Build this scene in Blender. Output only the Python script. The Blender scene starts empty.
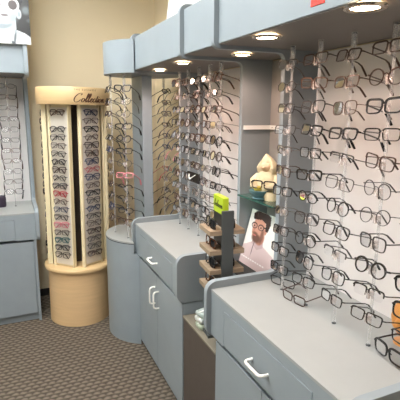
import bpy, math, random
from mathutils import Vector, Matrix, Euler
PI = math.pi
sc = bpy.context.scene
COL = sc.collection
rnd = random.Random(7)

# ------------------------------------------------------------------ colour / materials
def lin(c):
    r = []
    for v in c:
        v = v / 255.0
        r.append(v / 12.92 if v <= 0.04045 else ((v + 0.055) / 1.055) ** 2.4)
    return (r[0], r[1], r[2], 1.0)

MATS = {}
def pmat(name, rgb, rough=0.5, metal=0.0, var=0.0, vscale=30.0, stretch=(1, 1, 1), bump=0.0, spec=0.5):
    if name in MATS: return MATS[name]
    m = bpy.data.materials.new(name); m.use_nodes = True
    nt = m.node_tree; b = nt.nodes['Principled BSDF']
    b.inputs['Roughness'].default_value = rough
    b.inputs['Metallic'].default_value = metal
    b.inputs['Specular IOR Level'].default_value = spec
    c = lin(rgb)
    b.inputs['Base Color'].default_value = c
    if var > 0 or bump > 0:
        tc = nt.nodes.new('ShaderNodeTexCoord'); mp = nt.nodes.new('ShaderNodeMapping')
        mp.inputs['Scale'].default_value = stretch
        nz = nt.nodes.new('ShaderNodeTexNoise'); nz.inputs['Scale'].default_value = vscale
        nz.inputs['Detail'].default_value = 4
        nt.links.new(tc.outputs['Object'], mp.inputs['Vector']); nt.links.new(mp.outputs['Vector'], nz.inputs['Vector'])
        if var > 0:
            cr = nt.nodes.new('ShaderNodeValToRGB')
            cr.color_ramp.elements[0].position = 0.3; cr.color_ramp.elements[1].position = 0.7
            cr.color_ramp.elements[0].color = (c[0] * (1 - var), c[1] * (1 - var), c[2] * (1 - var), 1)
            cr.color_ramp.elements[1].color = (min(1, c[0] * (1 + var)), min(1, c[1] * (1 + var)), min(1, c[2] * (1 + var)), 1)
            nt.links.new(nz.outputs['Fac'], cr.inputs['Fac']); nt.links.new(cr.outputs['Color'], b.inputs['Base Color'])
        if bump > 0:
            bp = nt.nodes.new('ShaderNodeBump'); bp.inputs['Strength'].default_value = bump; bp.inputs['Distance'].default_value = 0.002
            nt.links.new(nz.outputs['Fac'], bp.inputs['Height']); nt.links.new(bp.outputs['Normal'], b.inputs['Normal'])
    MATS[name] = m
    return m

def clearmat(name, tint, clear=0.85, rough=0.08, diffuse=0.0, dcol=(235, 235, 235)):
    if name in MATS: return MATS[name]
    m = bpy.data.materials.new(name); m.use_nodes = True
    nt = m.node_tree; nt.nodes.clear()
    out = nt.nodes.new('ShaderNodeOutputMaterial')
    tr = nt.nodes.new('ShaderNodeBsdfTransparent'); tr.inputs['Color'].default_value = lin(tint)
    gl = nt.nodes.new('ShaderNodeBsdfGlossy'); gl.inputs['Roughness'].default_value = rough
    gl.inputs['Color'].default_value = (1, 1, 1, 1)
    lw = nt.nodes.new('ShaderNodeLayerWeight'); lw.inputs['Blend'].default_value = 1 - clear
    m1 = nt.nodes.new('ShaderNodeMixShader')
    nt.links.new(lw.outputs['Fresnel'], m1.inputs['Fac'])
    nt.links.new(tr.outputs['BSDF'], m1.inputs[1]); nt.links.new(gl.outputs['BSDF'], m1.inputs[2])
    last = m1
    if diffuse > 0:
        df = nt.nodes.new('ShaderNodeBsdfDiffuse'); df.inputs['Color'].default_value = lin(dcol)
        m2 = nt.nodes.new('ShaderNodeMixShader'); m2.inputs['Fac'].default_value = diffuse
        nt.links.new(m1.outputs['Shader'], m2.inputs[1]); nt.links.new(df.outputs['BSDF'], m2.inputs[2])
        last = m2
    nt.links.new(last.outputs['Shader'], out.inputs['Surface'])
    MATS[name] = m
    return m

def emat(name, rgb, strength):
    m = bpy.data.materials.new(name); m.use_nodes = True
    b = m.node_tree.nodes['Principled BSDF']
    b.inputs['Base Color'].default_value = lin(rgb)
    b.inputs['Emission Color'].default_value = lin(rgb)
    b.inputs['Emission Strength'].default_value = strength
    return m

def picmat():
    m = bpy.data.materials.new('printed_picture'); m.use_nodes = True
    nt = m.node_tree; b = nt.nodes['Principled BSDF']
    a = nt.nodes.new('ShaderNodeAttribute'); a.attribute_name = 'ink'
    nt.links.new(a.outputs['Color'], b.inputs['Base Color']); b.inputs['Roughness'].default_value = 0.25
    return m

def carpetmat():
    m = bpy.data.materials.new('woven_carpet'); m.use_nodes = True
    nt = m.node_tree; b = nt.nodes['Principled BSDF']; L = nt.links.new
    def math_(op, a, bb=None):
        n = nt.nodes.new('ShaderNodeMath'); n.operation = op
        for i, v in enumerate((a, bb)):
            if v is None: continue
            if isinstance(v, (int, float)): n.inputs[i].default_value = v
            else: L(v, n.inputs[i])
        return n.outputs[0]
    tc = nt.nodes.new('ShaderNodeTexCoord')
    nz = nt.nodes.new('ShaderNodeTexNoise'); nz.inputs['Scale'].default_value = 22; nz.inputs['Detail'].default_value = 2
    L(tc.outputs['Object'], nz.inputs['Vector'])
    sx = nt.nodes.new('ShaderNodeSeparateXYZ'); L(tc.outputs['Object'], sx.inputs[0])
    wob = math_('MULTIPLY', math_('SUBTRACT', nz.outputs['Fac'], 0.5), 0.018)
    v = math_('DIVIDE', math_('ADD', sx.outputs['Y'], wob), 0.034)
    row = math_('FLOOR', v)
    par = math_('MULTIPLY', math_('MODULO', math_('ADD', row, 1000), 2.0), 0.5)
    u = math_('ADD', math_('DIVIDE', math_('ADD', sx.outputs['X'], wob), 0.0455), par)
    fu = math_('SUBTRACT', math_('FRACT', math_('ADD', u, 1000)), 0.5)
    fv = math_('SUBTRACT', math_('FRACT', v), 0.5)
    # tilted oval tufts
    fv2 = math_('ADD', fv, math_('MULTIPLY', math_('MULTIPLY', fu, fu), 0.9))
    d = math_('ADD', math_('MULTIPLY', math_('MULTIPLY', fu, fu), 2.6), math_('MULTIPLY', math_('MULTIPLY', fv2, fv2), 4.6))
    h = math_('MAXIMUM', math_('SUBTRACT', 1.0, d), 0.0)
    fine = nt.nodes.new('ShaderNodeTexNoise'); fine.inputs['Scale'].default_value = 260; fine.inputs['Detail'].default_value = 3
    L(tc.outputs['Object'], fine.inputs['Vector'])
    hh = math_('ADD', math_('MULTIPLY', h, 0.85), math_('MULTIPLY', fine.outputs['Fac'], 0.18))
    cr = nt.nodes.new('ShaderNodeValToRGB')
    cr.color_ramp.elements[0].position = 0.18; cr.color_ramp.elements[0].color = lin((82, 74, 65))
    cr.color_ramp.elements[1].position = 0.95; cr.color_ramp.elements[1].color = lin((127, 117, 104))
    L(hh, cr.inputs['Fac']); L(cr.outputs['Color'], b.inputs['Base Color'])
    bp = nt.nodes.new('ShaderNodeBump'); bp.inputs['Strength'].default_value = 1.0; bp.inputs['Distance'].default_value = 0.006
    L(hh, bp.inputs['Height']); L(bp.outputs['Normal'], b.inputs['Normal'])
    b.inputs['Roughness'].default_value = 0.95; b.inputs['Specular IOR Level'].default_value = 0.1
    return m

LAM = pmat('blue_grey_laminate', (146, 156, 162), 0.42, var=0.03, vscale=9)
LAMD = pmat('grey_laminate_panel', (158, 153, 148), 0.5, var=0.03, vscale=9)
TOP = pmat('pale_grey_worktop', (163, 166, 164), 0.33, var=0.02, vscale=12)
FACE = pmat('mid_grey_laminate', (136, 143, 146), 0.5, var=0.03, vscale=9)
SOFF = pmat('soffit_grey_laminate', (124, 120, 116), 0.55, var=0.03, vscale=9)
GAP = pmat('dark_joint', (62, 66, 70), 0.8)
WHITEP = pmat('white_back_panel', (234, 230, 228), 0.6, var=0.02, vscale=4)
HANDLE = pmat('white_handle_plastic', (250, 248, 240), 0.25)
WALLM = pmat('cream_wall_paint', (230, 215, 184), 0.85, var=0.02, vscale=2, bump=0.15)
CEILM = pmat('white_ceiling_tile', (232, 230, 224), 0.9, var=0.03, vscale=40)
BASEM = pmat('black_rubber_baseboard', (34, 31, 29), 0.6)
MAPLE = pmat('maple_laminate', (216, 184, 136), 0.42, var=0.06, vscale=3, stretch=(1, 1, 18))
MAPLE2 = pmat('maple_drum', (222, 188, 142), 0.45, var=0.05, vscale=4, stretch=(1, 1, 14))
CREAM = pmat('cream_panel', (232, 218, 180), 0.5, var=0.02, vscale=20)
KDARK = pmat('dark_brown_core', (66, 54, 44), 0.7)
TAUPE = pmat('dark_taupe_board', (84, 76, 70), 0.55, var=0.05, vscale=20)
TAUPE2 = pmat('taupe_edge', (128, 121, 106), 0.5)
POSTM = pmat('charcoal_board', (72, 76, 76), 0.5, var=0.04, vscale=20)
BLACK = pmat('black_plastic', (20, 20, 21), 0.35)
MATB = pmat('black_green_mat', (30, 36, 35), 0.6)
OAKM = pmat('grey_oak_shelf', (150, 131, 108), 0.55, var=0.2, vscale=14, stretch=(1, 8, 8))
LIME = pmat('lime_green_sign', (178, 204, 36), 0.4)
INKM = pmat('dark_ink', (44, 52, 20), 0.5)
BROWNINK = pmat('brown_ink', (84, 48, 26), 0.5)
WHITE = pmat('white_plastic', (240, 240, 236), 0.35)
RED = pmat('red_sticker', (238, 62, 50), 0.4)
CHROME = pmat('satin_chrome', (205, 198, 190), 0.22, metal=1.0)
ORANGE = pmat('orange_wood', (222, 152, 72), 0.4, var=0.12, vscale=10, stretch=(1, 1, 6))
CERAM = pmat('cream_ceramic', (206, 190, 154), 0.6, var=0.14, vscale=30, bump=1.0)
TEAL = pmat('teal_glaze', (86, 124, 132), 0.35, var=0.15, vscale=40)
YELLOW = pmat('yellow_glaze', (214, 190, 70), 0.4)
SKINC = pmat('tan_glaze', (206, 172, 138), 0.5)
ACR = clearmat('clear_acrylic', (252, 252, 252), 0.9, 0.3, 0.2, (250, 250, 250))
ACR2 = clearmat('frosted_acrylic', (255, 250, 248), 0.8, 0.12, 0.3, (255, 250, 246))
GLASS = clearmat('shelf_glass', (214, 232, 226), 0.8, 0.02, 0.04, (150, 190, 180))
GEDGE = pmat('green_glass_edge', (44, 84, 74), 0.2)
LENS = clearmat('demo_lens', (247, 247, 248), 0.86, 0.03, 0.02)
SLENS = clearmat('smoked_lens', (52, 48, 46), 0.8, 0.03, 0.05, (30, 28, 28))
PIC = picmat()
BULB = emat('lamp_glow', (255, 222, 176), 30.0)
TROFF = emat('ceiling_panel_glow', (250, 252, 252), 16.0)

# ------------------------------------------------------------------ mesh building
class MB:
    def __init__(s): s.v = []; s.f = []; s.m = []; s.sm = []
    def add(s, vs, fs, mi=0, smooth=False):
        o = len(s.v); s.v += [tuple(v) for v in vs]
        for f in fs: s.f.append(tuple(i + o for i in f)); s.m.append(mi); s.sm.append(smooth)
        return s
    def box(s, x0, x1, y0, y1, z0, z1, mi=0):
        v = [(x0, y0, z0), (x1, y0, z0), (x1, y1, z0), (x0, y1, z0), (x0, y0, z1), (x1, y0, z1), (x1, y1, z1), (x0, y1, z1)]
        return s.add(v, [(0, 3, 2, 1), (4, 5, 6, 7), (0, 1, 5, 4), (1, 2, 6, 5), (2, 3, 7, 6), (3, 0, 4, 7)], mi)
    def prism(s, poly, fn, a, b, mi=0, smooth=False):
        n = len(poly)
        vs = [fn(p[0], p[1], a) for p in poly] + [fn(p[0], p[1], b) for p in poly]
        s.add(vs, [tuple(range(n))[::-1], tuple(range(n, 2 * n))], mi)
        o = len(s.v) - 2 * n
        for i in range(n):
            j = (i + 1) % n
            s.f.append((o + i, o + j, o + n + j, o + n + i)); s.m.append(mi); s.sm.append(smooth)
        return s
    def tube(s, pts, r, n=8, mi=0, caps=True, sy=1.0):
        pts = [Vector(p) for p in pts]; rs = r if isinstance(r, (list, tuple)) else [r] * len(pts)
        o = len(s.v); prev = None
        for i, p in enumerate(pts):
            t = (pts[min(i + 1, len(pts) - 1)] - pts[max(i - 1, 0)]).normalized()
            if prev is None:
                up = Vector((0, 0, 1)) if abs(t.z) < 0.9 else Vector((1, 0, 0))
                a = t.cross(up).normalized()
            else:
                a = (prev - t * prev.dot(t)).normalized()
            prev = a; b = t.cross(a)
            for k in range(n):
                th = 2 * PI * k / n
                s.v.append(tuple(p + (a * math.cos(th) + b * math.sin(th) * sy) * rs[i]))
        for i in range(len(pts) - 1):
            for k in range(n):
                k2 = (k + 1) % n
                s.f.append((o + i * n + k, o + i * n + k2, o + (i + 1) * n + k2, o + (i + 1) * n + k)); s.m.append(mi); s.sm.append(True)
        if caps:
            s.f.append(tuple(o + k for k in range(n))[::-1]); s.m.append(mi); s.sm.append(False)
            e = o + (len(pts) - 1) * n
            s.f.append(tuple(e + k for k in range(n))); s.m.append(mi); s.sm.append(False)
        return s
    def lathe(s, prof, c=(0, 0, 0), n=48, mi=0, a0=0, a1=2 * PI, smooth=True, sx=1, sy=1):
        full = abs(a1 - a0 - 2 * PI) < 1e-6; cnt = n if full else n + 1; o = len(s.v); P = len(prof)
        for k in range(cnt):
            a = a0 + (a1 - a0) * k / n
            for (r, z) in prof: s.v.append((c[0] + r * math.cos(a) * sx, c[1] + r * math.sin(a) * sy, c[2] + z))
        for k in range(n):
            k2 = (k + 1) % cnt
            for i in range(P - 1):
                s.f.append((o + k * P + i, o + k2 * P + i, o + k2 * P + i + 1, o + k * P + i + 1)); s.m.append(mi); s.sm.append(smooth)
        return s
    def recol(s, ncap):
        s.m = [1 if i < ncap else 0 for i in range(len(s.m))]; return s
    def mesh(s, name, mats):
        me = bpy.data.meshes.new(name); me.from_pydata(s.v, [], s.f)
        for m in (mats if isinstance(mats, (list, tuple)) else [mats]): me.materials.append(m)
        for p, mi, sm in zip(me.polygons, s.m, s.sm): p.material_index = mi; p.use_smooth = sm
        me.validate(); me.update(); me.set_sharp_from_angle(angle=math.radians(48)); return me
    def build(s, name, mats, parent=None, bevel=0.0, **kw):
        return put(name, s.mesh(name, mats), parent, bevel, **kw)

def put(name, me, parent=None, bevel=0.0, loc=None, rot=None):
    o = bpy.data.objects.new(name, me); COL.objects.link(o)
    if parent is not None: o.parent = parent
    if loc is not None: o.location = loc
    if rot is not None: o.rotation_euler = rot
    if bevel > 0:
        bv = o.modifiers.new('edge', 'BEVEL'); bv.width = bevel; bv.segments = 2; bv.limit_method = 'ANGLE'
    return o
def tag(o, label, cat, group=None):
    o['label'] = label; o['category'] = cat
    if group: o['group'] = group
    return o
def thing(name, label, cat, loc=(0, 0, 0), rot=(0, 0, 0), group=None):
    o = bpy.data.objects.new(name, None); COL.objects.link(o); o.empty_display_size = 0.05
    o.location = loc; o.rotation_euler = rot
    return tag(o, label, cat, group)
def struct(o): o['kind'] = 'structure'; return o

# ------------------------------------------------------------------ camera
H = 1.6; F = 436.0
p_ = math.radians(11.5); yaw = math.radians(23.70); roll = math.radians(0.33)
fw = Vector((math.sin(yaw) * math.cos(p_), math.cos(yaw) * math.cos(p_), -math.sin(p_)))
rt0 = Vector((math.cos(yaw), -math.sin(yaw), 0)); up0 = rt0.cross(fw)
rt = rt0 * math.cos(roll) + up0 * math.sin(roll); up = up0 * math.cos(roll) - rt0 * math.sin(roll)
cd = bpy.data.cameras.new('camera'); cam = bpy.data.objects.new('camera', cd); COL.objects.link(cam)
M = Matrix((rt, up, -fw)).transposed().to_4x4(); M.translation = Vector((0, 0, H)); cam.matrix_world = M
cd.sensor_width = 36; cd.lens = 36 * F / 400; cd.clip_start = 0.02
sc.camera = cam

# ------------------------------------------------------------------ room
XR, YB, ZC = 1.25, 3.86, 2.75
struct(MB().box(-3.2, XR + .1, -1.6, YB + .1, -0.1, 0).build('floor', carpetmat()))
struct(MB().box(-3.2, XR + .1, YB, YB + .1, 0, ZC).build('wall_back', WALLM))
struct(MB().box(XR, XR + .1, -1.6, YB, 0, ZC).build('wall_right', WALLM))
struct(MB().box(-3.3, -3.2, -1.6, YB + .1, 0, ZC).build('wall_left', WALLM))
struct(MB().box(-3.2, XR + .1, -1.6, YB + .1, ZC, ZC + .1).build('ceiling', CEILM))
struct(MB().box(-3.2, XR, YB - .012, YB, 0, .06).build('baseboard_back', BASEM))
struct(MB().box(XR - .012, XR, 2.9, YB - .012, 0, .06).build('baseboard_right', BASEM))
TR = [(-0.15, 1.25), (-0.1, 2.6), (-2.1, 1.3)]
for i, (x, y) in enumerate(TR):
    t = thing('ceiling_light', 'flat rectangular office ceiling light panel set in the white ceiling', 'ceiling light', (x, y, ZC), group='ceiling light panels')
    MB().box(-.31, .31, -.61, -.59, -.012, 0).box(-.31, .31, .59, .61, -.012, 0).box(-.31, -.29, -.59, .59, -.012, 0).box(.29, .31, -.59, .59, -.012, 0).build('frame', WHITE, t)
    MB().box(-.29, .29, -.59, .59, -.008, -.001).build('diffuser', TROFF, t)

# ------------------------------------------------------------------ wall display bays
# local frame of a bay: x along the run, y into the wall (0 = drawer face), z up
def arc(cx, cz, r, a0, a1, n=6):
    return [(cx + r * math.cos(math.radians(a0 + (a1 - a0) * i / n)), cz + r * math.sin(math.radians(a0 + (a1 - a0) * i / n))) for i in range(n + 1)]
UPY = 0.325   # front edge of the uprights
BK = 0.495    # back panel
def cframe_poly():
    r = .05
    P = [(BK, .64)]
    P += arc(-.022 + r, .64 + r, r, 270, 180)
    P += arc(-.022 + r, .893 - r, r, 180, 90)
    P += arc(UPY - .03, .893 + .03, .03, 270, 360, 4)
    P += arc(UPY - .03, 1.835 - .03, .03, 0, 90, 4)
    P += arc(-.002 + .03, 1.835 + .03, .03, 270, 180)
    P += arc(-.002 + .04, 2.07 - .04, .04, 180, 90)
    P += [(BK, 2.07)]
    return P
def cframe(par, x0, x1):
    MB().prism(cframe_poly(), lambda y, z, t: (t, y, z), x0, x1, 1).recol(2).build('side_panel', [LAM, FACE], par, bevel=.0012)
def handle_mesh(L_, out=.034, r=.0055):
    h = L_ / 2
    pts = [(-h, 0, 0), (-h, -out * .55, 0)] + [(-h + .016 * (1 - math.cos(a)), -out * .55 - out * .45 * math.sin(a), 0) for a in (0.5, 1.0, 1.57)]
    pts += [(h - .016 * (1 - math.cos(a)), -out * .55 - out * .45 * math.sin(a), 0) for a in (1.57, 1.0, 0.5)] + [(h, -out * .55, 0), (h, 0, 0)]
    return MB().tube(pts, r, 10)
def canopy(par, x0, x1, name='canopy'):
    c = MB().box(x0, x1, .018, BK, 1.853, 2.045).build(name, LAM, par, bevel=.002)
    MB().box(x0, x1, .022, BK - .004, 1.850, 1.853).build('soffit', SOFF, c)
    return c
def bay(name, label, loc, rotz, L_, dr, doors, toe=.03, low=None):
    t = thing(name, label, 'display cabinet', loc, (0, 0, rotz))
    e = .028
    cframe(t, 0, e); cframe(t, L_ - e, L_)
    a, b = e, L_ - e
    canopy(t, a, b)
    dz0, dz1 = .664, .812
    bd = MB()
    bd.box(a, b, .012, BK, .655, .85)
    bd.box(a, dr[0] - .003, 0, .012, .655, .85).box(dr[1] + .003, b, 0, .012, .655, .85)
    bd.box(dr[0] - .003, dr[1] + .003, 0, .012, dz1 + .003, .85)
    lo0, lo1 = low or (a + .003, b - .003)
    bd.box(lo0, lo1, .02, BK, toe, .637)
    bd.build('carcass', LAM, t)
    MB().box(a, b, .0, BK - .003, .85, .86).build('worktop', TOP, t)
    MB().box(lo0 + .003, lo1 - .003, .05 if toe < .05 else .04, BK - .01, .0, toe).build('plinth', GAP if toe < .05 else LAM, t)
    if toe > .05: MB().box(b - .02, b - .001, .004, BK - .01, 0, .655).build('end_foot', LAM, t)
    d = MB().box(dr[0], dr[1], -.001, .011, dz0, dz1).build('drawer', LAM, t, bevel=.0015)
    h = handle_mesh(.105).build('handle', HANDLE, d, loc=((dr[0] + dr[1]) / 2, -.001, .732))
    for i, (q0, q1, hs) in enumerate(doors):
        dd = MB().box(q0, q1, .008, .02, toe + .004, .636).build('door', LAM, t, bevel=.0015)
        hx = q1 - .036 if hs > 0 else q0 + .036
        handle_mesh(.105).build('handle', HANDLE, dd, loc=(hx, .008, .50), rot=(0, PI / 2, 0))
    MB().box(a, b, BK - .003, BK + .004, .86, 1.845).build('back_panel', WHITEP, t)
    return t
# right wall run: world X = .745 + y, world Y = Y0 - x
RR = -PI / 2
# far bay: Y 2.80 .. 1.955
far = bay('display_cabinet', 'blue-grey wall display cabinet with drawer and two doors, left of the dark riser stand', (.745, 2.80, 0), RR, .87, (.14, .74), [(.032, .447, 1), (.451, .866, -1)], .03, (.031, .867))
near = bay('display_cabinet', 'blue-grey laminate wall display cabinet nearest the camera, under the red sticker', (.745, 1.60, 0), RR, .885, (.152, .71), [(.062, .432, 1), (.436, .85, -1)], .03, (.060, .854))
# left bay stands against the back wall
leftb = bay('display_cabinet', 'grey wall display cabinet against the cream wall beside the maple kiosk', (-.86, 3.365, 0), 0, 1.03, (.32, .86), [(.032, .50, 1), (.504, .976, -1)], .062)
# middle bay
tm = thing('display_alcove', 'recessed grey alcove between the two glasses cabinets, with glass shelf', 'display cabinet', (.745, 1.93, 0), (0, 0, RR))
ML = .33
canopy(tm, 0.0, ML)
MB().box(0, ML, BK - .003, BK + .004, .70, 1.845).build('back_panel', LAMD, tm)
MB().box(0, ML, .30, BK - .003, .79, .825).build('ledge', LAM, tm)
MB().box(.0, ML, .222, .36, .8252, .829).build('counter_mat', MATB, tm)
MB().box(0, ML, .222, .30, .79, .825).build('counter', LAM, tm)
gs = MB().box(.002, ML - .002, .315, BK - .004, 1.18, 1.186).build('glass_shelf', GLASS, tm)
MB().box(.002, ML - .002, .310, .3149, 1.179, 1.187).build('polished_edge', GEDGE, gs)
rl = MB().box(.002, .012, UPY + .01, BK - .012, 1.512, 1.532).box(.002, ML - .002, BK - .014, BK - .004, 1.512, 1.532).build('shelf_rail', WHITE, tm)
mm = MB()
for xx in (.04, .10, .16, .22, .28): mm.tube([(xx, BK - .0145, 1.522), (xx, BK - .018, 1.522)], .003, 8)
mm.build('screw', CHROME, rl)
# taupe low cabinet in the middle bay
tc_ = thing('low_cabinet', 'dark taupe low cabinet standing in the gap between the two blue-grey cabinets', 'cabinet', (.757, 1.929, 0), (0, 0, RR))
MB().box(0, .385, 0, .46, .0, .565).build('body', TAUPE, tc_, bevel=.002)
MB().box(0, .386, -.004, .465, .565, .575).build('top', TAUPE2, tc_, bevel=.001)

# red sticker on near canopy (part of the near bay surface print)
stk = MB().box(.617, .672, -.002, -.0002, 1.872, 1.966, 0)
stk.box(.627, .631, -.0026, -.002, 1.920, 1.95, 1).box(.641, .645, -.0026, -.002, 1.920, 1.95, 1).box(.631, .641, -.0026, -.002, 1.920, 1.925, 1).box(.652, .656, -.0026, -.002, 1.920, 1.95, 1)
so = stk.build('sticker', [RED, WHITE]); so.location = (.763, 1.63, 0); so.rotation_euler = (0, 0, RR)
tag(so, 'red sticker with white letters on the front of the canopy', 'sticker')

# white display board standing on the canopy
wb = MB().box(-.26, .26, -.006, .006, 0, .52).build('display_board', WHITE, None, loc=(.93, 2.40, 2.041), rot=(math.radians(-8), 0, RR))
tag(wb, 'blank white board standing on top of the blue-grey canopy', 'board')

# ------------------------------------------------------------------ rounded end display
CX, CY = .89, 2.985
def clipped_circle(r, ycut, n=64, xcut=.7205):
    a0 = math.asin((ycut - CY) / r); a1 = 2 * PI - math.acos((xcut - CX) / r)
    pts = [(CX + r * math.cos(a0 + (a1 - a0) * i / n), CY + r * math.sin(a0 + (a1 - a0) * i / n)) for i in range(n + 1)]
    return pts + [(xcut, ycut)]
te = thing('corner_display', 'round-fronted blue-grey end display with drum base, spine and curved canopy', 'display stand', (CX, CY, 0))
idf = lambda x, y, t: (x - CX, y - CY, t)
MB().prism(clipped_circle(.298, 2.803, 64, .752), idf, .0, .653, smooth=True).prism(clipped_circle(.298, 2.803), idf, .653, .722, smooth=True).build('drum_base', LAM, te)
MB().prism(clipped_circle(.300, 2.803), idf, .722, .727, smooth=True).build('drum_rim', GAP, te)
MB().prism(clipped_circle(.298, 2.803), idf, .727, .737, smooth=True).build('drum_top', TOP, te)
MB().prism(clipped_circle(.272, 2.803, 64, .7535), idf, 1.835, 2.035, smooth=True).build('canopy', LAM, te)
MB().box(.86 - CX, .93 - CX, 2.95 - CY, 3.22 - CY, .737, 1.835).build('spine', LAM, te, bevel=.003)

# ------------------------------------------------------------------ eyewear
def lens_outline(shape, n=26):
    P = []
    for i in range(n):
        a = 2 * PI * i / n; c, s = math.cos(a), math.sin(a)
        if shape == 'round': x, z = .0235 * c, .0225 * s
        elif shape == 'oval': x, z = .0262 * c, .0175 * s
        else:
            e = {'rect': .36, 'square': .5, 'cat': .5}[shape]
            hx, hz = {'rect': (.0268, .0165), 'square': (.0260, .0205), 'cat': (.0268, .0195)}[shape]
            x = hx * math.copysign(abs(c) ** e, c); z = hz * math.copysign(abs(s) ** e, s)
            if z < 0: x *= .90 + .10 * (1 + z / hz)
            if shape == 'cat' and x > 0 and z > 0: x += .003 * z / hz; z += .003 * x / hx
        P.append((x, z))
    return P
LCX = .0325
def wrap(x): return 1.1 * x * x
GM = {}
def glasses_meshes(shape, thick, frame, rim, sun=False):
    key = (shape, thick, frame.name, rim, sun)
    if key in GM: return GM[key]
    w, d = (.0052, .0040) if thick == 2 else ((.0036, .0032) if thick == 1 else (.0024, .0024))
    O = lens_outline(shape); n = len(O)
    fr = MB(); ls = MB()
    for sg in (-1, 1):
        lf = MB()
        pos = [(sg * (LCX + x), z) for x, z in O]
        seg = range(n) if rim == 'full' else [i for i in range(n) if O[i][1] > -.004 and O[(i + 1) % n][1] > -.004]
        def sec(i):
            x, z = pos[i % n]; x0, z0 = pos[(i - 1) % n]; x1, z1 = pos[(i + 1) % n]
            tx, tz = x1 - x0, z1 - z0; l = math.hypot(tx, tz) or 1; nx, nz = tz / l * sg, -tx / l * sg
            y = wrap(x)
            ww = w * ((1.2 if thick == 2 else 1.1) if z > 0 else .72)
            return [(x - nx * ww * .3, y - d / 2, z - nz * ww * .3), (x + nx * ww * .7, y - d / 2, z + nz * ww * .7), (x + nx * ww * .7, y + d / 2, z + nz * ww * .7), (x - nx * ww * .3, y + d / 2, z - nz * ww * .3)]
        for i in seg:
            a, b = sec(i), sec(i + 1)
            fr.add(a + b, [(0, 1, 5, 4), (1, 2, 6, 5), (2, 3, 7, 6), (3, 0, 4, 7)], 0, True)
        lf.add([(x, wrap(x) , z) for x, z in pos], [tuple(range(n))])
        ls.add(lf.v, lf.f)
        # end piece to hinge
        ex = LCX + O[0][0]
        fr.tube([(sg * (ex - .001), wrap(ex), .007), (sg * .0655, wrap(.0655) + .001, .0085), (sg * .0675, wrap(.0675) + .006, .0085)], w * .62, 6)
        # nose pads
        fr.tube([(sg * .0085, .001, .001), (sg * .0075, .006, -.004)], w * .35, 5)
    bw = LCX - max(x for x, z in O)
    fr.tube([(-bw - .0015, .0005, .005), (-bw * .5, -.001, .0085), (0, -.0015, .0098), (bw * .5, -.001, .0085), (bw + .0015, .0005, .005)], w * .55, 6)
    tp = []
    for sg in (-1, 1):
        r0 = {2: .0038, 1: .0030, 0: .0021}[thick]
        pts = [(sg * .0675, wrap(.0675) + .006, .0085), (sg * .0685, .05, .0085), (sg * .068, .092, .0075), (sg * .067, .108, .002), (sg * .066, .122, -.010), (sg * .0645, .137, -.024)]
        rs = [r0, r0, r0 * 1.1, r0 * 1.35 + .0005, r0 * 1.5 + .0008, r0 * 1.3 + .0008]
        tp.append(MB().tube(pts, rs, 6, sy=.62).mesh('temple', frame))
    GM[key] = (fr.mesh('frame_front', frame), ls, tp, SLENS if sun else LENS)
    # the two lenses as separate meshes
    nn = len(O)
    A = MB().add(ls.v[:nn], [tuple(range(nn))]); B = MB().add(ls.v[nn:], [tuple(range(nn))])
    GM[key] = (GM[key][0], A.mesh('lens', GM[key][3]), B.mesh('lens', GM[key][3]), tp[0], tp[1])
    return GM[key]

FC = {
 'black': pmat('black_acetate', (26, 25, 27), 0.25), 'dark brown': pmat('brown_acetate', (62, 42, 32), 0.3, var=.4, vscale=120),
 'gunmetal': pmat('gunmetal_wire', (56, 52, 51), 0.35, metal=.2), 'silver': pmat('silver_wire', (104, 98, 94), 0.3, metal=.4),
 'bronze': pmat('bronze_wire', (82, 60, 48), 0.35, metal=.2), 'red': pmat('red_acetate', (176, 52, 60), 0.3),
 'navy': pmat('navy_acetate', (40, 52, 82), 0.3), 'pink': pmat('pink_acetate', (214, 130, 140), 0.3), 'teal': pmat('teal_acetate', (50, 100, 100), 0.3),
 'tortoise': pmat('tortoise_acetate', (92, 54, 30), 0.25, var=.5, vscale=150)}
SW = {'round': 'round', 'oval': 'oval', 'rect': 'rectangular', 'square': 'square', 'cat': 'upswept'}
TW = {2: 'chunky', 1: 'slim', 0: 'thin wire'}
def glasses(loc, yaw_, tilt, spec, where, group, roll_=0.0, noun='eyeglasses', lead=''):
    shape, thick, colr, rim = spec[:4]; sun = len(spec) > 4
    ms = glasses_meshes(shape, thick, FC[colr], rim, sun)
    look = '%s %s %s' % (TW[thick], colr, SW[shape]) if rim == 'full' else '%s half-rim' % (colr)
    r = thing('sunglasses' if sun else 'eyeglasses', '%s%s %s, %s' % (lead, look, 'sunglasses' if sun else noun, where), 'sunglasses' if sun else 'glasses', loc, (tilt, roll_, yaw_), group)
    for nm, me in zip(('frame_front', 'lens', 'lens', 'temple', 'temple'), ms):
        o = bpy.data.objects.new(nm, me); COL.objects.link(o); o.parent = r
    return r

ORD = ['top', 'second', 'third', 'fourth', 'fifth', 'sixth', 'seventh', 'eighth', 'ninth', 'tenth', 'eleventh', 'twelfth', 'thirteenth', 'fourteenth', 'fifteenth', 'sixteenth', 'seventeenth', 'eighteenth', 'nineteenth']
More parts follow.
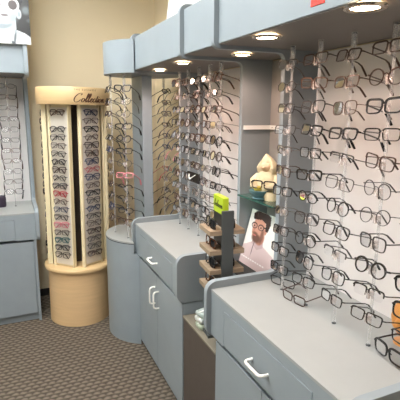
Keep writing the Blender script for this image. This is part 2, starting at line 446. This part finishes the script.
# display rods: children of the unit they are fixed in
def holder_mesh():
    m = MB()
    m.box(-.006, .006, -.016, .002, -.006, .006)
    m.tube([(-.017, -.012, -.011), (-.008, -.015, .003), (0, -.016, .008), (.008, -.015, .003), (.017, -.012, -.011)], [.0028, .0034, .0042, .0034, .0028], 6)
    m.box(-.004, .004, -.018, -.010, -.018, .004)
    return m.mesh('nose_holder', ACR2)
HM = holder_mesh()
RODM = {}
def rod(par, lx, ly, z0, z1, zs, yaw_, r=.0048):
    key = (round(z0, 3), round(z1, 3), r)
    if key not in RODM:
        L_ = z1 - z0
        m = MB().tube([(0, 0, .0), (0, 0, L_)], r, 10)
        m.tube([(0, 0, L_ - .07), (0, 0, L_)], r * 1.9, 12)
        RODM[key] = m.mesh('display_rod', ACR)
        RODM['f' + str(key)] = MB().lathe([(0, 0), (.0075, 0), (.0075, .003), (.0, .004)], n=14).mesh('rod_foot', GAP)
    o = put('display_rod', RODM[key], par, loc=(lx, ly, z0), rot=(0, 0, yaw_))
    put('rod_foot', RODM['f' + str(key)], o)
    put('rod_socket', RODM['f' + str(key)], o, loc=(0, 0, z1 - z0 - .004))
    for z in zs: put('nose_holder', HM, o, loc=(0, -.004, z - z0))
    return o
def L2W(par, x, y, z):
    e = par.rotation_euler.z; c, s = math.cos(e), math.sin(e)
    return (par.location.x + x * c - y * s, par.location.y + x * s + y * c, z)

R_ = random.Random(11)
# spec lists read from the photograph, row by row
nearspec = {
 0: [('rect',1,'silver','half'),('oval',0,'gunmetal','full'),('rect',1,'gunmetal','full'),('rect',0,'gunmetal','full'),('rect',1,'silver','half'),('rect',1,'dark brown','full'),('rect',1,'black','full'),('oval',0,'silver','full'),('rect',1,'gunmetal','full'),('rect',1,'black','full')],
 1: [('rect',1,'dark brown','full'),('rect',1,'bronze','full'),('square',1,'gunmetal','full'),('rect',2,'black','full'),('rect',1,'black','full'),('rect',2,'black','full'),('oval',1,'black','full'),('square',1,'gunmetal','full'),('round',1,'black','full'),('square',1,'black','full')],
 2: [('rect',1,'dark brown','full'),('rect',1,'bronze','full'),('square',0,'bronze','full'),('rect',2,'black','full'),('rect',1,'gunmetal','half'),('square',0,'gunmetal','full'),('round',1,'black','full'),('square',1,'black','full'),('rect',1,'gunmetal','half'),('square',1,'black','full')],
 3: [('rect',1,'dark brown','full'),('round',1,'dark brown','full'),('cat',2,'black','full'),('rect',1,'black','full'),('cat',1,'dark brown','full'),('round',0,'gunmetal','full'),('round',0,'gunmetal','full'),('square',1,'gunmetal','full'),('round',2,'black','full'),('rect',1,'black','half')],
 4: [('rect',1,'black','full'),('rect',1,'dark brown','full'),('rect',1,'black','full'),('square',1,'black','full'),('rect',1,'dark brown','full'),('rect',1,'black','full'),('round',1,'gunmetal','full'),('square',1,'black','full'),('square',2,'black','full'),('square',2,'black','full')]}
def jit(a): return (R_.random() * 2 - 1) * a
NR = ['leftmost', 'second', 'third', 'fourth', 'fifth', 'rightmost']
for i, Y in enumerate((1.452, 1.288, 1.126, .962, .80)):
    zs = [1.772 - .0815 * k + (.005 if i % 2 else 0) for k in range(11)]
    lx = 1.60 - Y; ly = 1.02 - .745
    rod(near, lx, ly, .86, 1.845, zs, 0)
    for k, z in enumerate(zs):
        sp = nearspec[i][k] if k < 10 else ('rect', 1, 'black', 'full')
        x, y, zz = L2W(near, lx, ly - .024, z + .004)
        n_ = ['leftmost', 'second', 'third', 'fourth', 'fifth'][i]
        glasses((x, y, zz), RR + math.radians(jit(9)), math.radians(-9 + jit(7)), sp, '%s row, %s rod of the nearest cabinet' % (ORD[k], n_), 'eyeglasses on the nearest cabinet', math.radians(jit(3.5)))
COLS = ['black', 'black', 'dark brown', 'gunmetal', 'black', 'bronze', 'silver', 'black', 'dark brown']
SH = ['rect', 'rect', 'square', 'oval', 'rect', 'round']
def rspec(extra=()):
    c = R_.choice(COLS + list(extra)); s = R_.choice(SH)
    th = 0 if c in ('silver', 'gunmetal', 'bronze') and R_.random() < .6 else R_.choice((1, 2, 2))
    return (s, th, c, 'half' if R_.random() < .12 and th else 'full')
for i, Y in enumerate((2.655, 2.505, 2.345, 2.195, 2.065, 1.99)[:5]):
    zs = [1.768 - .0805 * k for k in range(11)]
    lx = 2.80 - Y; ly = .275
    rod(far, lx, ly, .86, 1.845, zs, 0, r=.0058)
    for k, z in enumerate(zs):
        sp = rspec()
        if (i, k) == (4, 0): sp = ('square', 2, 'tortoise', 'full')
        x, y, zz = L2W(far, lx, ly - .026, z + .004)
        glasses((x, y, zz), RR + math.radians(jit(8)), math.radians(-12 + jit(7)), sp, '%s row, %s rod of the farther cabinet' % (ORD[k], ['leftmost', 'second', 'middle', 'fourth', 'rightmost'][i]), 'eyeglasses on the farther cabinet', math.radians(jit(3)))
# end display rods
ENDR = [(.668, 3.045, 180, 'leftmost rod of rounded display'), (.716, 2.862, 222, 'rod left of blue spine'), (1.062, 3.085, 12, 'rod right of blue spine'), (1.13, 2.93, 0, 'beige-backed rod beside farther cabinet')]
for i, (X, Y, ang, nm) in enumerate(ENDR):
    n = 12 if i < 2 else 11
    zs = [1.738 - .0805 * k for k in range(n)]
    a = math.radians(ang); ya = a + PI / 2   # local -y faces direction a
    rod(te, X - CX, Y - CY, .737, 1.835, zs, ya)
    for k, z in enumerate(zs):
        sp = rspec(('navy',))
        if k == 0 and i < 2: sp = ('cat', 2, 'black', 'full')
        if i == 1 and k == 7: sp = ('rect', 2, 'pink', 'full')
        if i == 2 and k == 7: sp = ('rect', 1, 'red', 'full')
        if i == 3 and k == 5: sp = ('oval', 1, 'pink', 'full')
        if i == 3 and k == 6: sp = ('rect', 1, 'teal', 'full')
        glasses((X + .026 * math.cos(a), Y + .026 * math.sin(a), z + .004), ya + math.radians(jit(8)), math.radians(-24 + jit(8)), sp, '%s row, %s' % (ORD[k], nm), 'eyeglasses on the rounded corner display', math.radians(jit(3)))
# left cabinet
lx = .84; ly = .29
zs = [1.772 - .0795 * k for k in range(11)]
for q, lx in enumerate((.62, .880)):
    rod(leftb, lx, ly, .86, 1.845, zs, 0, r=.003)
    if q == 0: continue
    for k, z in enumerate(zs):
        sp = (R_.choice(['rect', 'oval', 'rect', 'square']), R_.choice((0, 1, 1)), R_.choice(['gunmetal', 'dark brown', 'black', 'bronze']), 'full')
        x, y, zz = L2W(leftb, lx, ly - .026, z + .004)
        glasses((x, y, zz), math.radians(jit(4)), math.radians(-26), sp, '%s row on the far left cabinet' % ORD[k], 'eyeglasses on the far left cabinet', math.radians(jit(2)))

# glasses lying on the near worktop
glasses((1.035, 1.475, .882), RR + .35, math.radians(4), ('rect', 1, 'black', 'full'), 'lying on the pale worktop below the leftmost rod', None, lead='')
glasses((.985, 1.325, .880), RR + .15, math.radians(4), ('rect', 1, 'dark brown', 'full'), 'lying open on the pale worktop under the second rod', None)
glasses((1.0, .865, .892), RR - .1, math.radians(2), ('square', 2, 'black', 'full'), 'standing on the worktop at the far right edge', None)

cs = thing('glasses_case', 'dark purple hinged glasses case standing on the far left worktop', 'case', (-.082, 3.66, .8602))
MB().lathe([(0, 0), (.030, 0), (.036, .01), (.036, .055)], n=24, sy=.6).build('case_body', pmat('dark_purple_case', (48, 36, 54), .5), cs)
MB().lathe([(.037, .056), (.036, .075), (.024, .09), (0, .094)], n=24, sy=.6).build('lid', pmat('dark_purple_case', (48, 36, 54), .5), cs)

# orange holder at the right edge
oh = thing('eyewear_holder', 'rounded orange wooden eyewear holder on the worktop at the right edge', 'display stand', (1.14, .925, .86))
MB().lathe([(0, 0), (.035, 0), (.035, .006), (.012, .012), (.009, .03)], n=28).build('foot', ORANGE, oh)
MB().lathe([(0, .018), (.03, .024), (.052, .05), (.058, .08), (.052, .11), (.034, .138), (0, .15)], n=32, sx=.55).build('head', ORANGE, oh)
MB().tube([(-.028, 0, .105), (-.04, 0, .08), (-.046, 0, .066)], [.006, .01, .012], 10).build('nose', ORANGE, oh)

# ------------------------------------------------------------------ writing helpers
def text_polys(txt, size):
    cu = bpy.data.curves.new('t', 'FONT'); cu.body = txt; cu.size = size; cu.extrude = 0
    ob = bpy.data.objects.new('t', cu); COL.objects.link(ob)
    dg = bpy.context.evaluated_depsgraph_get(); me = bpy.data.meshes.new_from_object(ob.evaluated_get(dg))
    vs = [tuple(v.co) for v in me.vertices]; fs = [tuple(p.vertices) for p in me.polygons]
    bpy.data.objects.remove(ob); bpy.data.meshes.remove(me); bpy.data.curves.remove(cu)
    return vs, fs
# pen strokes for a script hand (unit x-height = 1), each letter: (advance, [strokes])
def sp(pts, n=6):
    out = []
    for i in range(len(pts) - 1):
        p0 = pts[max(i - 1, 0)]; p1 = pts[i]; p2 = pts[i + 1]; p3 = pts[min(i + 2, len(pts) - 1)]
        for k in range(n):
            t = k / n
            out.append(tuple(.5 * ((2 * p1[j]) + (-p0[j] + p2[j]) * t + (2 * p0[j] - 5 * p1[j] + 4 * p2[j] - p3[j]) * t * t + (-p0[j] + 3 * p1[j] - 3 * p2[j] + p3[j]) * t ** 3) for j in (0, 1)))
    out.append(pts[-1]); return out
SCR = {
 'C': (2.0, [[(1.45, 1.7), (1.7, 2.0), (1.35, 2.2), (.7, 1.9), (.2, 1.1), (.25, .3), (.8, -.05), (1.4, .2), (1.8, .6)]]),
 'o': (1.0, [[(.6, .9), (.25, .85), (.1, .4), (.3, .02), (.65, .2), (.75, .65), (.6, .9), (.75, .7), (1.05, .75)]]),
 'l': (.62, [[(.0, .3), (.4, 1.1), (.6, 1.9), (.42, 2.15), (.25, 1.5), (.2, .5), (.3, .02), (.62, .35)]]),
 'e': (.85, [[(.0, .35), (.45, .5), (.65, .8), (.45, .95), (.2, .6), (.22, .15), (.5, .0), (.85, .35)]]),
 'c': (.82, [[(.62, .75), (.5, .95), (.2, .7), (.15, .2), (.4, .0), (.82, .35)]]),
 't': (.62, [[(.0, .35), (.4, 1.1), (.48, 1.6), (.28, .8), (.22, .15), (.4, .0), (.62, .35)], [(.1, 1.1), (.65, 1.15)]]),
 'i': (.5, [[(.0, .35), (.28, .95), (.18, .3), (.28, .0), (.5, .35)], [(.38, 1.35), (.42, 1.42)]]),
 'n': (1.15, [[(.0, .5), (.2, .95), (.18, .4), (.12, .0), (.35, .7), (.65, .95), (.68, .5), (.68, .1), (.85, .0), (1.15, .3)]]),
 's': (.7, [[(.0, .3), (.4, 1.0), (.5, .4), (.3, .0), (.1, .1), (.7, .35)]]),
 'a': (1.0, [[(.65, .85), (.3, .9), (.1, .4), (.25, .0), (.6, .4), (.7, .9), (.65, .2), (.8, .0), (1.0, .35)]]),
 'r': (.7, [[(.0, .35), (.25, 1.05), (.45, .85), (.4, .2), (.5, .0), (.7, .35)]]),
}
def script(txt, xh, pen, slant=.35):
    m = MB(); x = 0
    for ch in txt:
        adv, sts = SCR[ch]
        for st in sts:
            q = sp(st, 5)
            pts = [(x + (a + b * slant) * xh, b * xh, 0) for a, b in q]
            rs = []
            for i in range(len(q)):
                j = min(i + 1, len(q) - 1); k = max(i - 1, 0)
                down = abs(q[j][1] - q[k][1]) / (math.hypot(q[j][0] - q[k][0], q[j][1] - q[k][1]) + 1e-6)
                rs.append(pen * (.55 + .75 * down * down))
            m.tube(pts, rs, 5, sy=.3)
        x += adv * xh
    return m, x

# ------------------------------------------------------------------ maple kiosk
KX, KY = .439, 3.37
kio = thing('eyewear_kiosk', 'round maple floor kiosk with drum base, glasses panels and lettered header', 'display stand', (KX, KY, 0), (0, math.radians(.8), 0))
MB().lathe([(0, 0), (.231, 0), (.231, .425)], n=72).build('drum_base', MAPLE2, kio)
MB().lathe([(0, .425), (.254, .425), (.256, .43), (.256, .448), (.252, .452), (0, .452)], n=72).build('ledge', MAPLE, kio)
hd = MB().lathe([(0, 1.64), (.258, 1.64), (.260, 1.643), (.260, 1.755), (.258, 1.758), (0, 1.758)], n=72).build('header', MAPLE, kio)
MB().lathe([(.045, .452), (.045, 1.64)], n=6, smooth=False).build('core', KDARK, kio)
cang = math.atan2(-KY, -KX)       # direction from the kiosk to the visitor
def on_header(vs, s0, z0, sc_=1):
    out = []
    for x, y, z in vs:
        a = cang + (s0 + x * sc_) / .2605
        r = .2606 + z + .0004
        out.append((r * math.cos(a), r * math.sin(a), z0 + y * sc_))
    return out
cm, wd = script('Collection', .0265, .0034)
MB().add(on_header(cm.v, -.006, 1.658), cm.f, 0, True).build('script_lettering', BROWNINK, hd)
tv, tf = text_polys('T H E   B U S I N E S S', .017)
MB().add(on_header(tv, .002, 1.733), tf).build('small_lettering', BROWNINK, hd)
kz = [1.588 - .0577 * k for k in range(19)]
kfront = MB().box(-.078, .078, -.006, .006, .47, 1.62).mesh('panel_insert', pmat('pale_insert', (225, 217, 204), .6))
KOFF = [(-38, 'left front panel', .165), (38, 'right front panel', .165), (-100, 'far left side', .203), (100, 'far right side', .203), (180, 'back', .165)]
for ang, nm, KR in KOFF:
    a = cang + math.radians(ang); ya = a + PI / 2
    # local frame: -y faces outward
    pn = thing_p = bpy.data.objects.new('panel', MB().box(-.086, .086, .0062, .022, .452, 1.64).mesh('panel', CREAM)); COL.objects.link(pn); pn.parent = kio
    pn.location = (KR * math.cos(a), KR * math.sin(a), 0); pn.rotation_euler = (0, 0, ya)
    put('panel_insert', kfront, pn)
    MB().box(.077, .086, -.012, .0062, .452, 1.64).build('panel_edge', CREAM, pn)
    MB().tube([(-.086, -.004, .452), (-.086, -.004, 1.64)], .0135, 14).build('post', CREAM, pn)
    if ang == 180: continue
    for k, z in enumerate(kz):
        if ang == -38 and k == 1: continue
        c_ = R_.choice(['black', 'dark brown', 'gunmetal', 'black', 'bronze', 'navy'])
        s = (R_.choice(['rect', 'rect', 'oval', 'cat']), R_.choice((1, 2)), c_, 'full')
        if ang == -38 and k in (10, 14): s = ('rect', 2, 'red' if k == 10 else 'pink', 'full')
        if ang == -38 and k == 16: s = ('rect', 2, 'teal', 'full')
        if ang == 38 and k in (7,): s = ('oval', 1, 'red', 'full')
        r = KR + .028
        ms = glasses_meshes(s[0], s[1], FC[s[2]], 'full')
        g = thing('eyeglasses', '%s %s %s eyeglasses, %s row, %s of the maple kiosk' % (TW[s[1]], s[2], SW[s[0]], ORD[k], nm), 'glasses', (KX + r * math.cos(a) + z * .014, KY + r * math.sin(a), z), (math.radians(-6 + jit(4)), math.radians(jit(3)), ya + math.radians(jit(5))), 'eyeglasses on the maple kiosk')
        for q, me in enumerate(ms[:3]):
            o = bpy.data.objects.new(('frame_front', 'lens', 'lens')[q], me); COL.objects.link(o); o.parent = g
        for q, sg in ((3, 1), (4, -1)):      # temples folded behind the front
            o = bpy.data.objects.new('temple', ms[q]); COL.objects.link(o); o.parent = g
            hx = -.0675 * sg
            mloc = Matrix.Translation((hx, .0112 + (.003 if sg > 0 else 0), -.001)) @ Matrix.Rotation(math.radians(-90 * sg), 4, 'Z') @ Matrix.Translation((-hx, -.0112, 0)) @ Matrix.Scale(.93, 4)
            o.matrix_local = mloc

# ------------------------------------------------------------------ sunglasses riser stand
sa = math.radians(-5.6)
st = thing('sunglasses_stand', 'dark tiered countertop stand with small grey-oak shelves holding sunglasses', 'display stand', (.776, 1.657, .575), (0, 0, sa))
W_, D_ = .165, .15
MB().box(.055, .110, -.004, .010, 0, .599).build('post', POSTM, st, bevel=.001)
MB().box(.075, .090, .0102, D_ + .01, 0, .572).build('spine_board', BLACK, st)
MB().box(.0, W_, 0.012, D_, 0, .012).build('base', POSTM, st)
shz = [.242, .332, .422, .512]
for i, z in enumerate(shz):
    MB().box(0, .0745, .0, D_, z - .022, z).box(.0905, W_, .0, D_, z - .022, z).box(.0745, .0905, .0, .0102, z - .022, z).build('shelf', OAKM, st, bevel=.0015)
# lime sign on top
sgn = thing('table_sign', 'lime green block sign with dark script writing on the dark riser stand', 'sign', (.8605, 1.665, 1.1475), (0, 0, sa - PI / 2))
e_ = MB().box(-.135, -.012, -.014, .014, 0, .078).build('block', LIME, sgn, bevel=.002)
cm2, wd2 = script('leelneen', .0150, .0021)
cv = MB().add([(-.125 + x, -.0145 + z * .3, .028 + y) for x, y, z in cm2.v], cm2.f, 0, True).build('script_lettering', INKM, e_)
# sunglasses on the stand
def s2w(x, y): return (.776 + x * math.cos(sa) - y * math.sin(sa), 1.657 + x * math.sin(sa) + y * math.cos(sa))
for i, z in enumerate(shz):
    for sd, nm in ((-1, 'left'), (1, 'right')):
        x_, y_ = s2w(.026 if sd < 0 else .125, .075)
        yw = sa - PI / 2 if sd < 0 else sa + PI / 2
        # folded pair standing on the shelf
        ms = glasses_meshes(R_.choice(['rect', 'square', 'cat']), 2, FC['black' if i % 2 else 'tortoise'], 'full', True)
        g = thing('sunglasses', 'folded dark sunglasses on the %s side of the %s oak shelf of the dark stand' % (nm, ['bottom', 'third', 'second', 'top'][i]), 'sunglasses', (x_, y_, .575 + z + .0225), (math.radians(-6), 0, yw), 'sunglasses on the dark stand')
        for q, me in enumerate(ms[:3]):
            o = bpy.data.objects.new(('frame_front', 'lens', 'lens')[q], me); COL.objects.link(o); o.parent = g
        for q, sg in ((3, 1), (4, -1)):
            o = bpy.data.objects.new('temple', ms[q]); COL.objects.link(o); o.parent = g
            hx = -.0675 * sg
            o.matrix_local = Matrix.Translation((hx, .0112 + (.004 if sg > 0 else 0), 0)) @ Matrix.Rotation(math.radians(-90 * sg), 4, 'Z') @ Matrix.Translation((-hx, -.0112, 0)) @ Matrix.Scale(.93, 4)

# packets on the low cabinet
PKW = clearmat('clear_wrap', (225, 238, 232), .7, .1, .45, (232, 238, 234))
for i, (dx, col, lab) in enumerate([(0, pmat('pale_green_pack', (176, 186, 164), .5), 'pale green wrapped packet, bottom of the pile on the dark taupe cabinet'), (.006, pmat('white_pack', (220, 224, 220), .4), 'white wrapped packet, middle of the pile on the dark taupe cabinet'), (-.004, PKW, 'clear plastic packet, topmost of the pile on the dark taupe cabinet')]):
    z = .575 + i * .032
    m = MB().box(-.042, .042, -.032, .032, 0, .026)
    p = m.build('packet', col, None, bevel=.008, loc=(.812, 1.775 + dx, z), rot=(0, 0, .15 * i))
    m2 = MB().box(-.043, .043, -.004, .004, .0262, .0275).build('seal_strip', WHITE, p)
    tag(p, lab, 'packet')

# swoosh tag on the far cabinet rods
tg = thing('brand_tag', 'small black sign with a white tick mark among the farther cabinet glasses', 'sign', (.992, 2.36, 1.188), (0, 0, RR))
MB().box(-.088, .088, -.003, .003, 0, .058).build('plate', BLACK, tg)
swo = sp([(-.066, .042), (-.070, .024), (-.056, .009), (-.03, .016), (.05, .052), (-.02, .026), (-.040, .021), (-.050, .026), (-.052, .042), (-.066, .042)], 5)
MB().prism(swo[:-1], lambda x, z, t: (x, t, z), -.0045, -.003).build('tick_mark', WHITE, tg)

# ------------------------------------------------------------------ hooded figurine on the glass shelf
fg = thing('figurine', 'cream ceramic hooded figurine with a teal bowl on the glass shelf', 'figurine', (1.14, 1.785, 1.1862), (0, 0, math.radians(-62))); fg.scale = (1.25, 1.15, 1.0)
MB().lathe([(0, 0), (.047, 0), (.052, .012), (.050, .05), (.044, .09), (.040, .115), (.030, .132), (.0, .138)], n=28, sy=.8).build('robe', CERAM, fg)
hood = MB().lathe([(0, .112), (.030, .114), (.041, .130), (.044, .150), (.036, .168), (.024, .188), (.012, .206), (0, .218)], n=28, sy=.9)
for i, v in enumerate(hood.v):
    x, y, z = v
    if y < 0 and .125 < z < .182 and abs(x) < .026: y = y * .55
    hood.v[i] = (x - max(0, z - .19) * .25, y, z)
hood.build('hood', CERAM, fg)
fc = MB().lathe([(0, -.024), (.012, -.021), (.021, -.008), (.022, .004), (.016, .018), (0, .024)], (0, -.014, .154), 20, sy=.85)
fc.tube([(0, -.030, .158), (0, -.038, .150)], [.003, .005], 8)
fc.build('face', SKINC, fg)
for s in (-1, 1):
    MB().tube([(s * .036, 0, .112), (s * .053, -.012, .085), (s * .040, -.038, .062), (s * .014, -.050, .058)], [.014, .017, .015, .009], 12).build('arm', CERAM, fg)
MB().lathe([(0, 0), (.022, 0), (.026, .006), (.018, .012), (.036, .034), (.038, .044), (.030, .044), (0, .03)], (-.012, -.045, .0), 24).build('bowl', TEAL, fg)
MB().lathe([(0, 0), (.014, .002), (.016, .012), (.008, .022), (0, .025)], (-.018, -.045, .042), 16).build('fruit', YELLOW, fg)
MB().lathe([(0, 0), (.024, 0), (.025, .03), (.02, .04), (0, .04)], (.034, -.034, 0), 20).build('foot', CERAM, fg)
glasses((1.085, 1.735, 1.262), math.radians(-58), math.radians(-3), ('rect', 2, 'black', 'full'), 'worn by the cream hooded figurine', None)

# ------------------------------------------------------------------ pictures
def sstep(a, b, x):
    t = max(0, min(1, (x - a) / (b - a))); return t * t * (3 - 2 * t)
def ell(u, v, cx, cy, rx, ry, soft=.12, rot=0):
    dx, dy = u - cx, v - cy; c, s = math.cos(rot), math.sin(rot)
    dx, dy = dx * c + dy * s, -dx * s + dy * c
    return 1 - sstep(1 - soft, 1 + soft, math.hypot(dx / rx, dy / ry))
def mixc(a, b, t): return tuple(a[i] + (b[i] - a[i]) * t for i in range(3))
def inpoly(u, v, P):
    c = False; n = len(P)
    for i in range(n):
        x0, y0 = P[i]; x1, y1 = P[i - 1]
        if (y0 > v) != (y1 > v) and u < (x1 - x0) * (v - y0) / (y1 - y0) + x0: c = not c
    return c
def picture(name, parent, w, h, nx, ny, fn, y=-.0045):
    vs = []; fs = []
    for j in range(ny + 1):
        for i in range(nx + 1): vs.append((w * i / nx, y, h * j / ny))
    for j in range(ny):
        for i in range(nx):
            a = j * (nx + 1) + i; fs.append((a, a + 1, a + nx + 2, a + nx + 1))
    me = MB().add(vs, fs).mesh(name, PIC)
    at = me.color_attributes.new('ink', 'FLOAT_COLOR', 'POINT')
    for k, vv in enumerate(vs):
        c = fn(vv[0], vv[2]); at.data[k].color = lin(c)
    return put(name, me, parent)
# left poster: black and white photograph, man in white sunglasses
PW, PH = .56, .66
pl = thing('poster', 'black and white poster of a man in white sunglasses standing on the left canopy', 'poster', (.198 - PW, 3.355, 2.045 - 0.004), (0, 0, 0))
MB().box(0, PW, -.004, .004, 0, PH).build('board', WHITE, pl)
def bw(x, z):
    u = (x - (PW - .165)) * 158; v = (.30 - z) * 158 - 4       # photo pixel frame of its visible corner
    c = (66, 66, 66)
    c = mixc(c, (120, 128, 130), ell(u, v, 23, 9, 4, 4, .5)); c = mixc(c, (104, 110, 112), ell(u, v, 26, 19, 3, 2, .5))
    # neck and shoulders
    sh = [(-60, 60), (-60, 34), (-30, 28), (-8, 24), (0, 22), (12, 29), (20, 32), (29, 38), (32, 60)]
    if inpoly(u, v, sh): c = (238, 240, 240)
    if inpoly(u, v, [(-12, 26), (-10, 12), (13, 12), (12, 22), (12, 30), (-2, 32)]): c = (212, 220, 222)
    c = mixc(c, (150, 162, 168), .9 * ell(u, v, 1, 25.5, 8, 3, .4, -.25))
    c = mixc(c, (96, 104, 110), .85 * ell(u, v, 10.5, 37, 1.2, 7, .6, .15))
    c = mixc(c, (170, 180, 186), .7 * ell(u, v, 14, 32, 6, 1.5, .6, .3))
    c = mixc(c, (74, 80, 84), .9 * ell(u, v, 9, 44, 1.6, 4, .5, -.5)); c = mixc(c, (150, 160, 165), .8 * ell(u, v, 20, 45, 4, 2, .5))
    # head
    c = mixc(c, (196, 205, 208), ell(u, v, 2, 6, 13, 18, .06))
    c = mixc(c, (205, 214, 217), ell(u, v, 15.5, 13, 2.6, 5, .2))
    c = mixc(c, (140, 150, 155), .8 * ell(u, v, 15.8, 13, 1.1, 3, .5))
    c = mixc(c, (150, 162, 167), .6 * ell(u, v, 10, 17, 4, 5, .7))
    if inpoly(u, v, [(-30, -60), (26, -60), (20, 0), (17, 7), (14.5, 8), (13, -2), (6, -9), (-20, -9)]): c = (44, 44, 46)
    c = mixc(c, (120, 110, 110), ell(u, v, 1.5, 15, 3.6, 1.3, .3))
    c = mixc(c, (150, 158, 162), .7 * ell(u, v, 0, 10, 2.2, 1.0, .5))
    for cx in (10.3, -5.5):
        c = mixc(c, (246, 248, 248), ell(u, v, cx, 4.5, 6.2, 6.6, .06)); c = mixc(c, (72, 62, 62), ell(u, v, cx - .2, 4.4, 4.5, 4.9, .08))
    if abs(u - 2.4) < 2.2 and abs(v - 2.5) < 1.3: c = (246, 248, 248)
    return tuple(q * .84 for q in c)
picture('printed_photo', pl, PW, PH, 150, 176, bw)
# man poster in the alcove
MW, MH = .295, .285
lean = math.atan2(.075, .275)
pm_ = thing('poster', 'leaning poster of a bearded man in black glasses and pale sweater', 'poster', (1.072, 1.922, .8295), (-lean, 0, RR))
MB().box(0, MW, -.003, .003, 0, MH).build('board', WHITE, pm_)
def mp(x, z):
    U = (x / MW - .35) / 1.15 + .42; V = 1 - z / MH
    c = (240, 238, 232)
    sk = (206, 150, 128)
    # sweater
    if inpoly(U, V, [(-.1, 1.1), (-.05, .80), (.06, .70), (.22, .62), (.34, .55), (.62, .55), (.9, .64), (1.1, .7), (1.1, 1.1)]): c = (214, 194, 194)
    if inpoly(U, V, [(.32, .58), (.36, .44), (.6, .44), (.64, .58), (.5, .66)]): c = (196, 172, 172)
    c = mixc(c, (96, 84, 88), ell(U, V, .385, .66, .009, .14, .4, .05))
    if .855 < V < .885 and .15 < U < .8 and (int(U * 60) % 4) < 3: c = (250, 248, 246)
    # neck, face
    c = mixc(c, (176, 120, 100), ell(U, V, .50, .44, .12, .13, .15))
    c = mixc(c, sk, ell(U, V, .42, .30, .17, .235, .08))
    c = mixc(c, (196, 138, 118), ell(U, V, .605, .30, .035, .06, .2))
    c = mixc(c, (86, 58, 46), .85 * ell(U, V, .41, .475, .115, .075, .35)); c = mixc(c, (96, 66, 52), .7 * ell(U, V, .35, .395, .07, .025, .4))
    c = mixc(c, (84, 58, 48), .6 * ell(U, V, .54, .40, .04, .12, .5))
    c = mixc(c, (188, 110, 100), ell(U, V, .355, .43, .045, .014, .3))
    c = mixc(c, (184, 126, 104), .8 * ell(U, V, .31, .33, .022, .06, .4))
    if inpoly(U, V, [(.22, .16), (.20, .06), (.30, -.01), (.5, -.03), (.66, .03), (.69, .16), (.66, .30), (.60, .30), (.57, .17), (.45, .13), (.3, .155)]): c = (58, 40, 36)
    for cx in (.29, .47):
        o = ell(U, V, cx, .265, .078, .055, .1); i_ = ell(U, V, cx, .268, .062, .040, .1)
        c = mixc(c, (36, 30, 32), o * (1 - i_)); c = mixc(c, (190, 150, 138), i_ * .35); c = mixc(c, (50, 34, 30), ell(U, V, cx, .27, .018, .013, .4))
    if abs(V - .245) < .010 and .54 < U < .64: c = (36, 30, 32)
    return c
picture('printed_photo', pm_, MW, MH, 96, 96, mp, -.0034)

# ------------------------------------------------------------------ recessed lights
LP = [(.885, 2.64), (.86, 2.19), (.97, 1.755), (.82, 1.32), (.80, .855)]
LN = ['farthest small recessed canopy spotlight, above the rounded display side', 'recessed canopy spotlight just beyond the second canopy band', 'recessed canopy spotlight above the grey alcove', 'recessed canopy spotlight with glow above the near cabinet edge', 'largest recessed canopy spotlight at the top right']
for i, (x, y) in enumerate(LP):
    t = thing('recessed_spotlight', LN[i], 'spotlight', (x, y, 1.845), group='recessed spotlights under the canopy')
    MB().lathe([(.036, -.003), (.038, -.006), (.050, -.005), (.053, 0), (.036, 0)], n=40).build('trim_ring', CHROME, t)
    MB().lathe([(0, -.0045), (.020, -.0045), (.035, -.002)], n=32).build('bulb', BULB, t)
    ld = bpy.data.lights.new('spot_lamp', 'SPOT'); ld.energy = 4.2; ld.color = (1, .68, .58); ld.spot_size = math.radians(168); ld.spot_blend = .6; ld.shadow_soft_size = .03
    lo = bpy.data.objects.new('spot_lamp', ld); COL.objects.link(lo); lo.parent = t; lo.location = (0, 0, -.02)

# ------------------------------------------------------------------ world and exposure
w = bpy.data.worlds.new('world'); sc.world = w; w.use_nodes = True
w.node_tree.nodes['Background'].inputs[0].default_value = (0.86, 0.93, 1.0, 1)
w.node_tree.nodes['Background'].inputs[1].default_value = 0.25
# added fill light behind the camera, on the open side of the room
ld = bpy.data.lights.new('added_front_fill', 'AREA'); ld.shape = 'RECTANGLE'; ld.size = 3.6; ld.size_y = 1.9; ld.energy = 5; ld.color = (.90, .96, 1)
lo = bpy.data.objects.new('added_front_fill', ld); COL.objects.link(lo); lo.location = (-1.2, -1.5, 1.5); lo.rotation_euler = (math.radians(90), 0, 0)
sc.view_settings.view_transform = 'Standard'; sc.view_settings.look = 'None'
sc.view_settings.exposure = 0.34; sc.view_settings.gamma = 1.0; sc.view_settings.use_curve_mapping = False
sc.cycles.use_denoising = True
sc.cycles.transparent_max_bounces = 32
sc.cycles.sample_clamp_indirect = 4
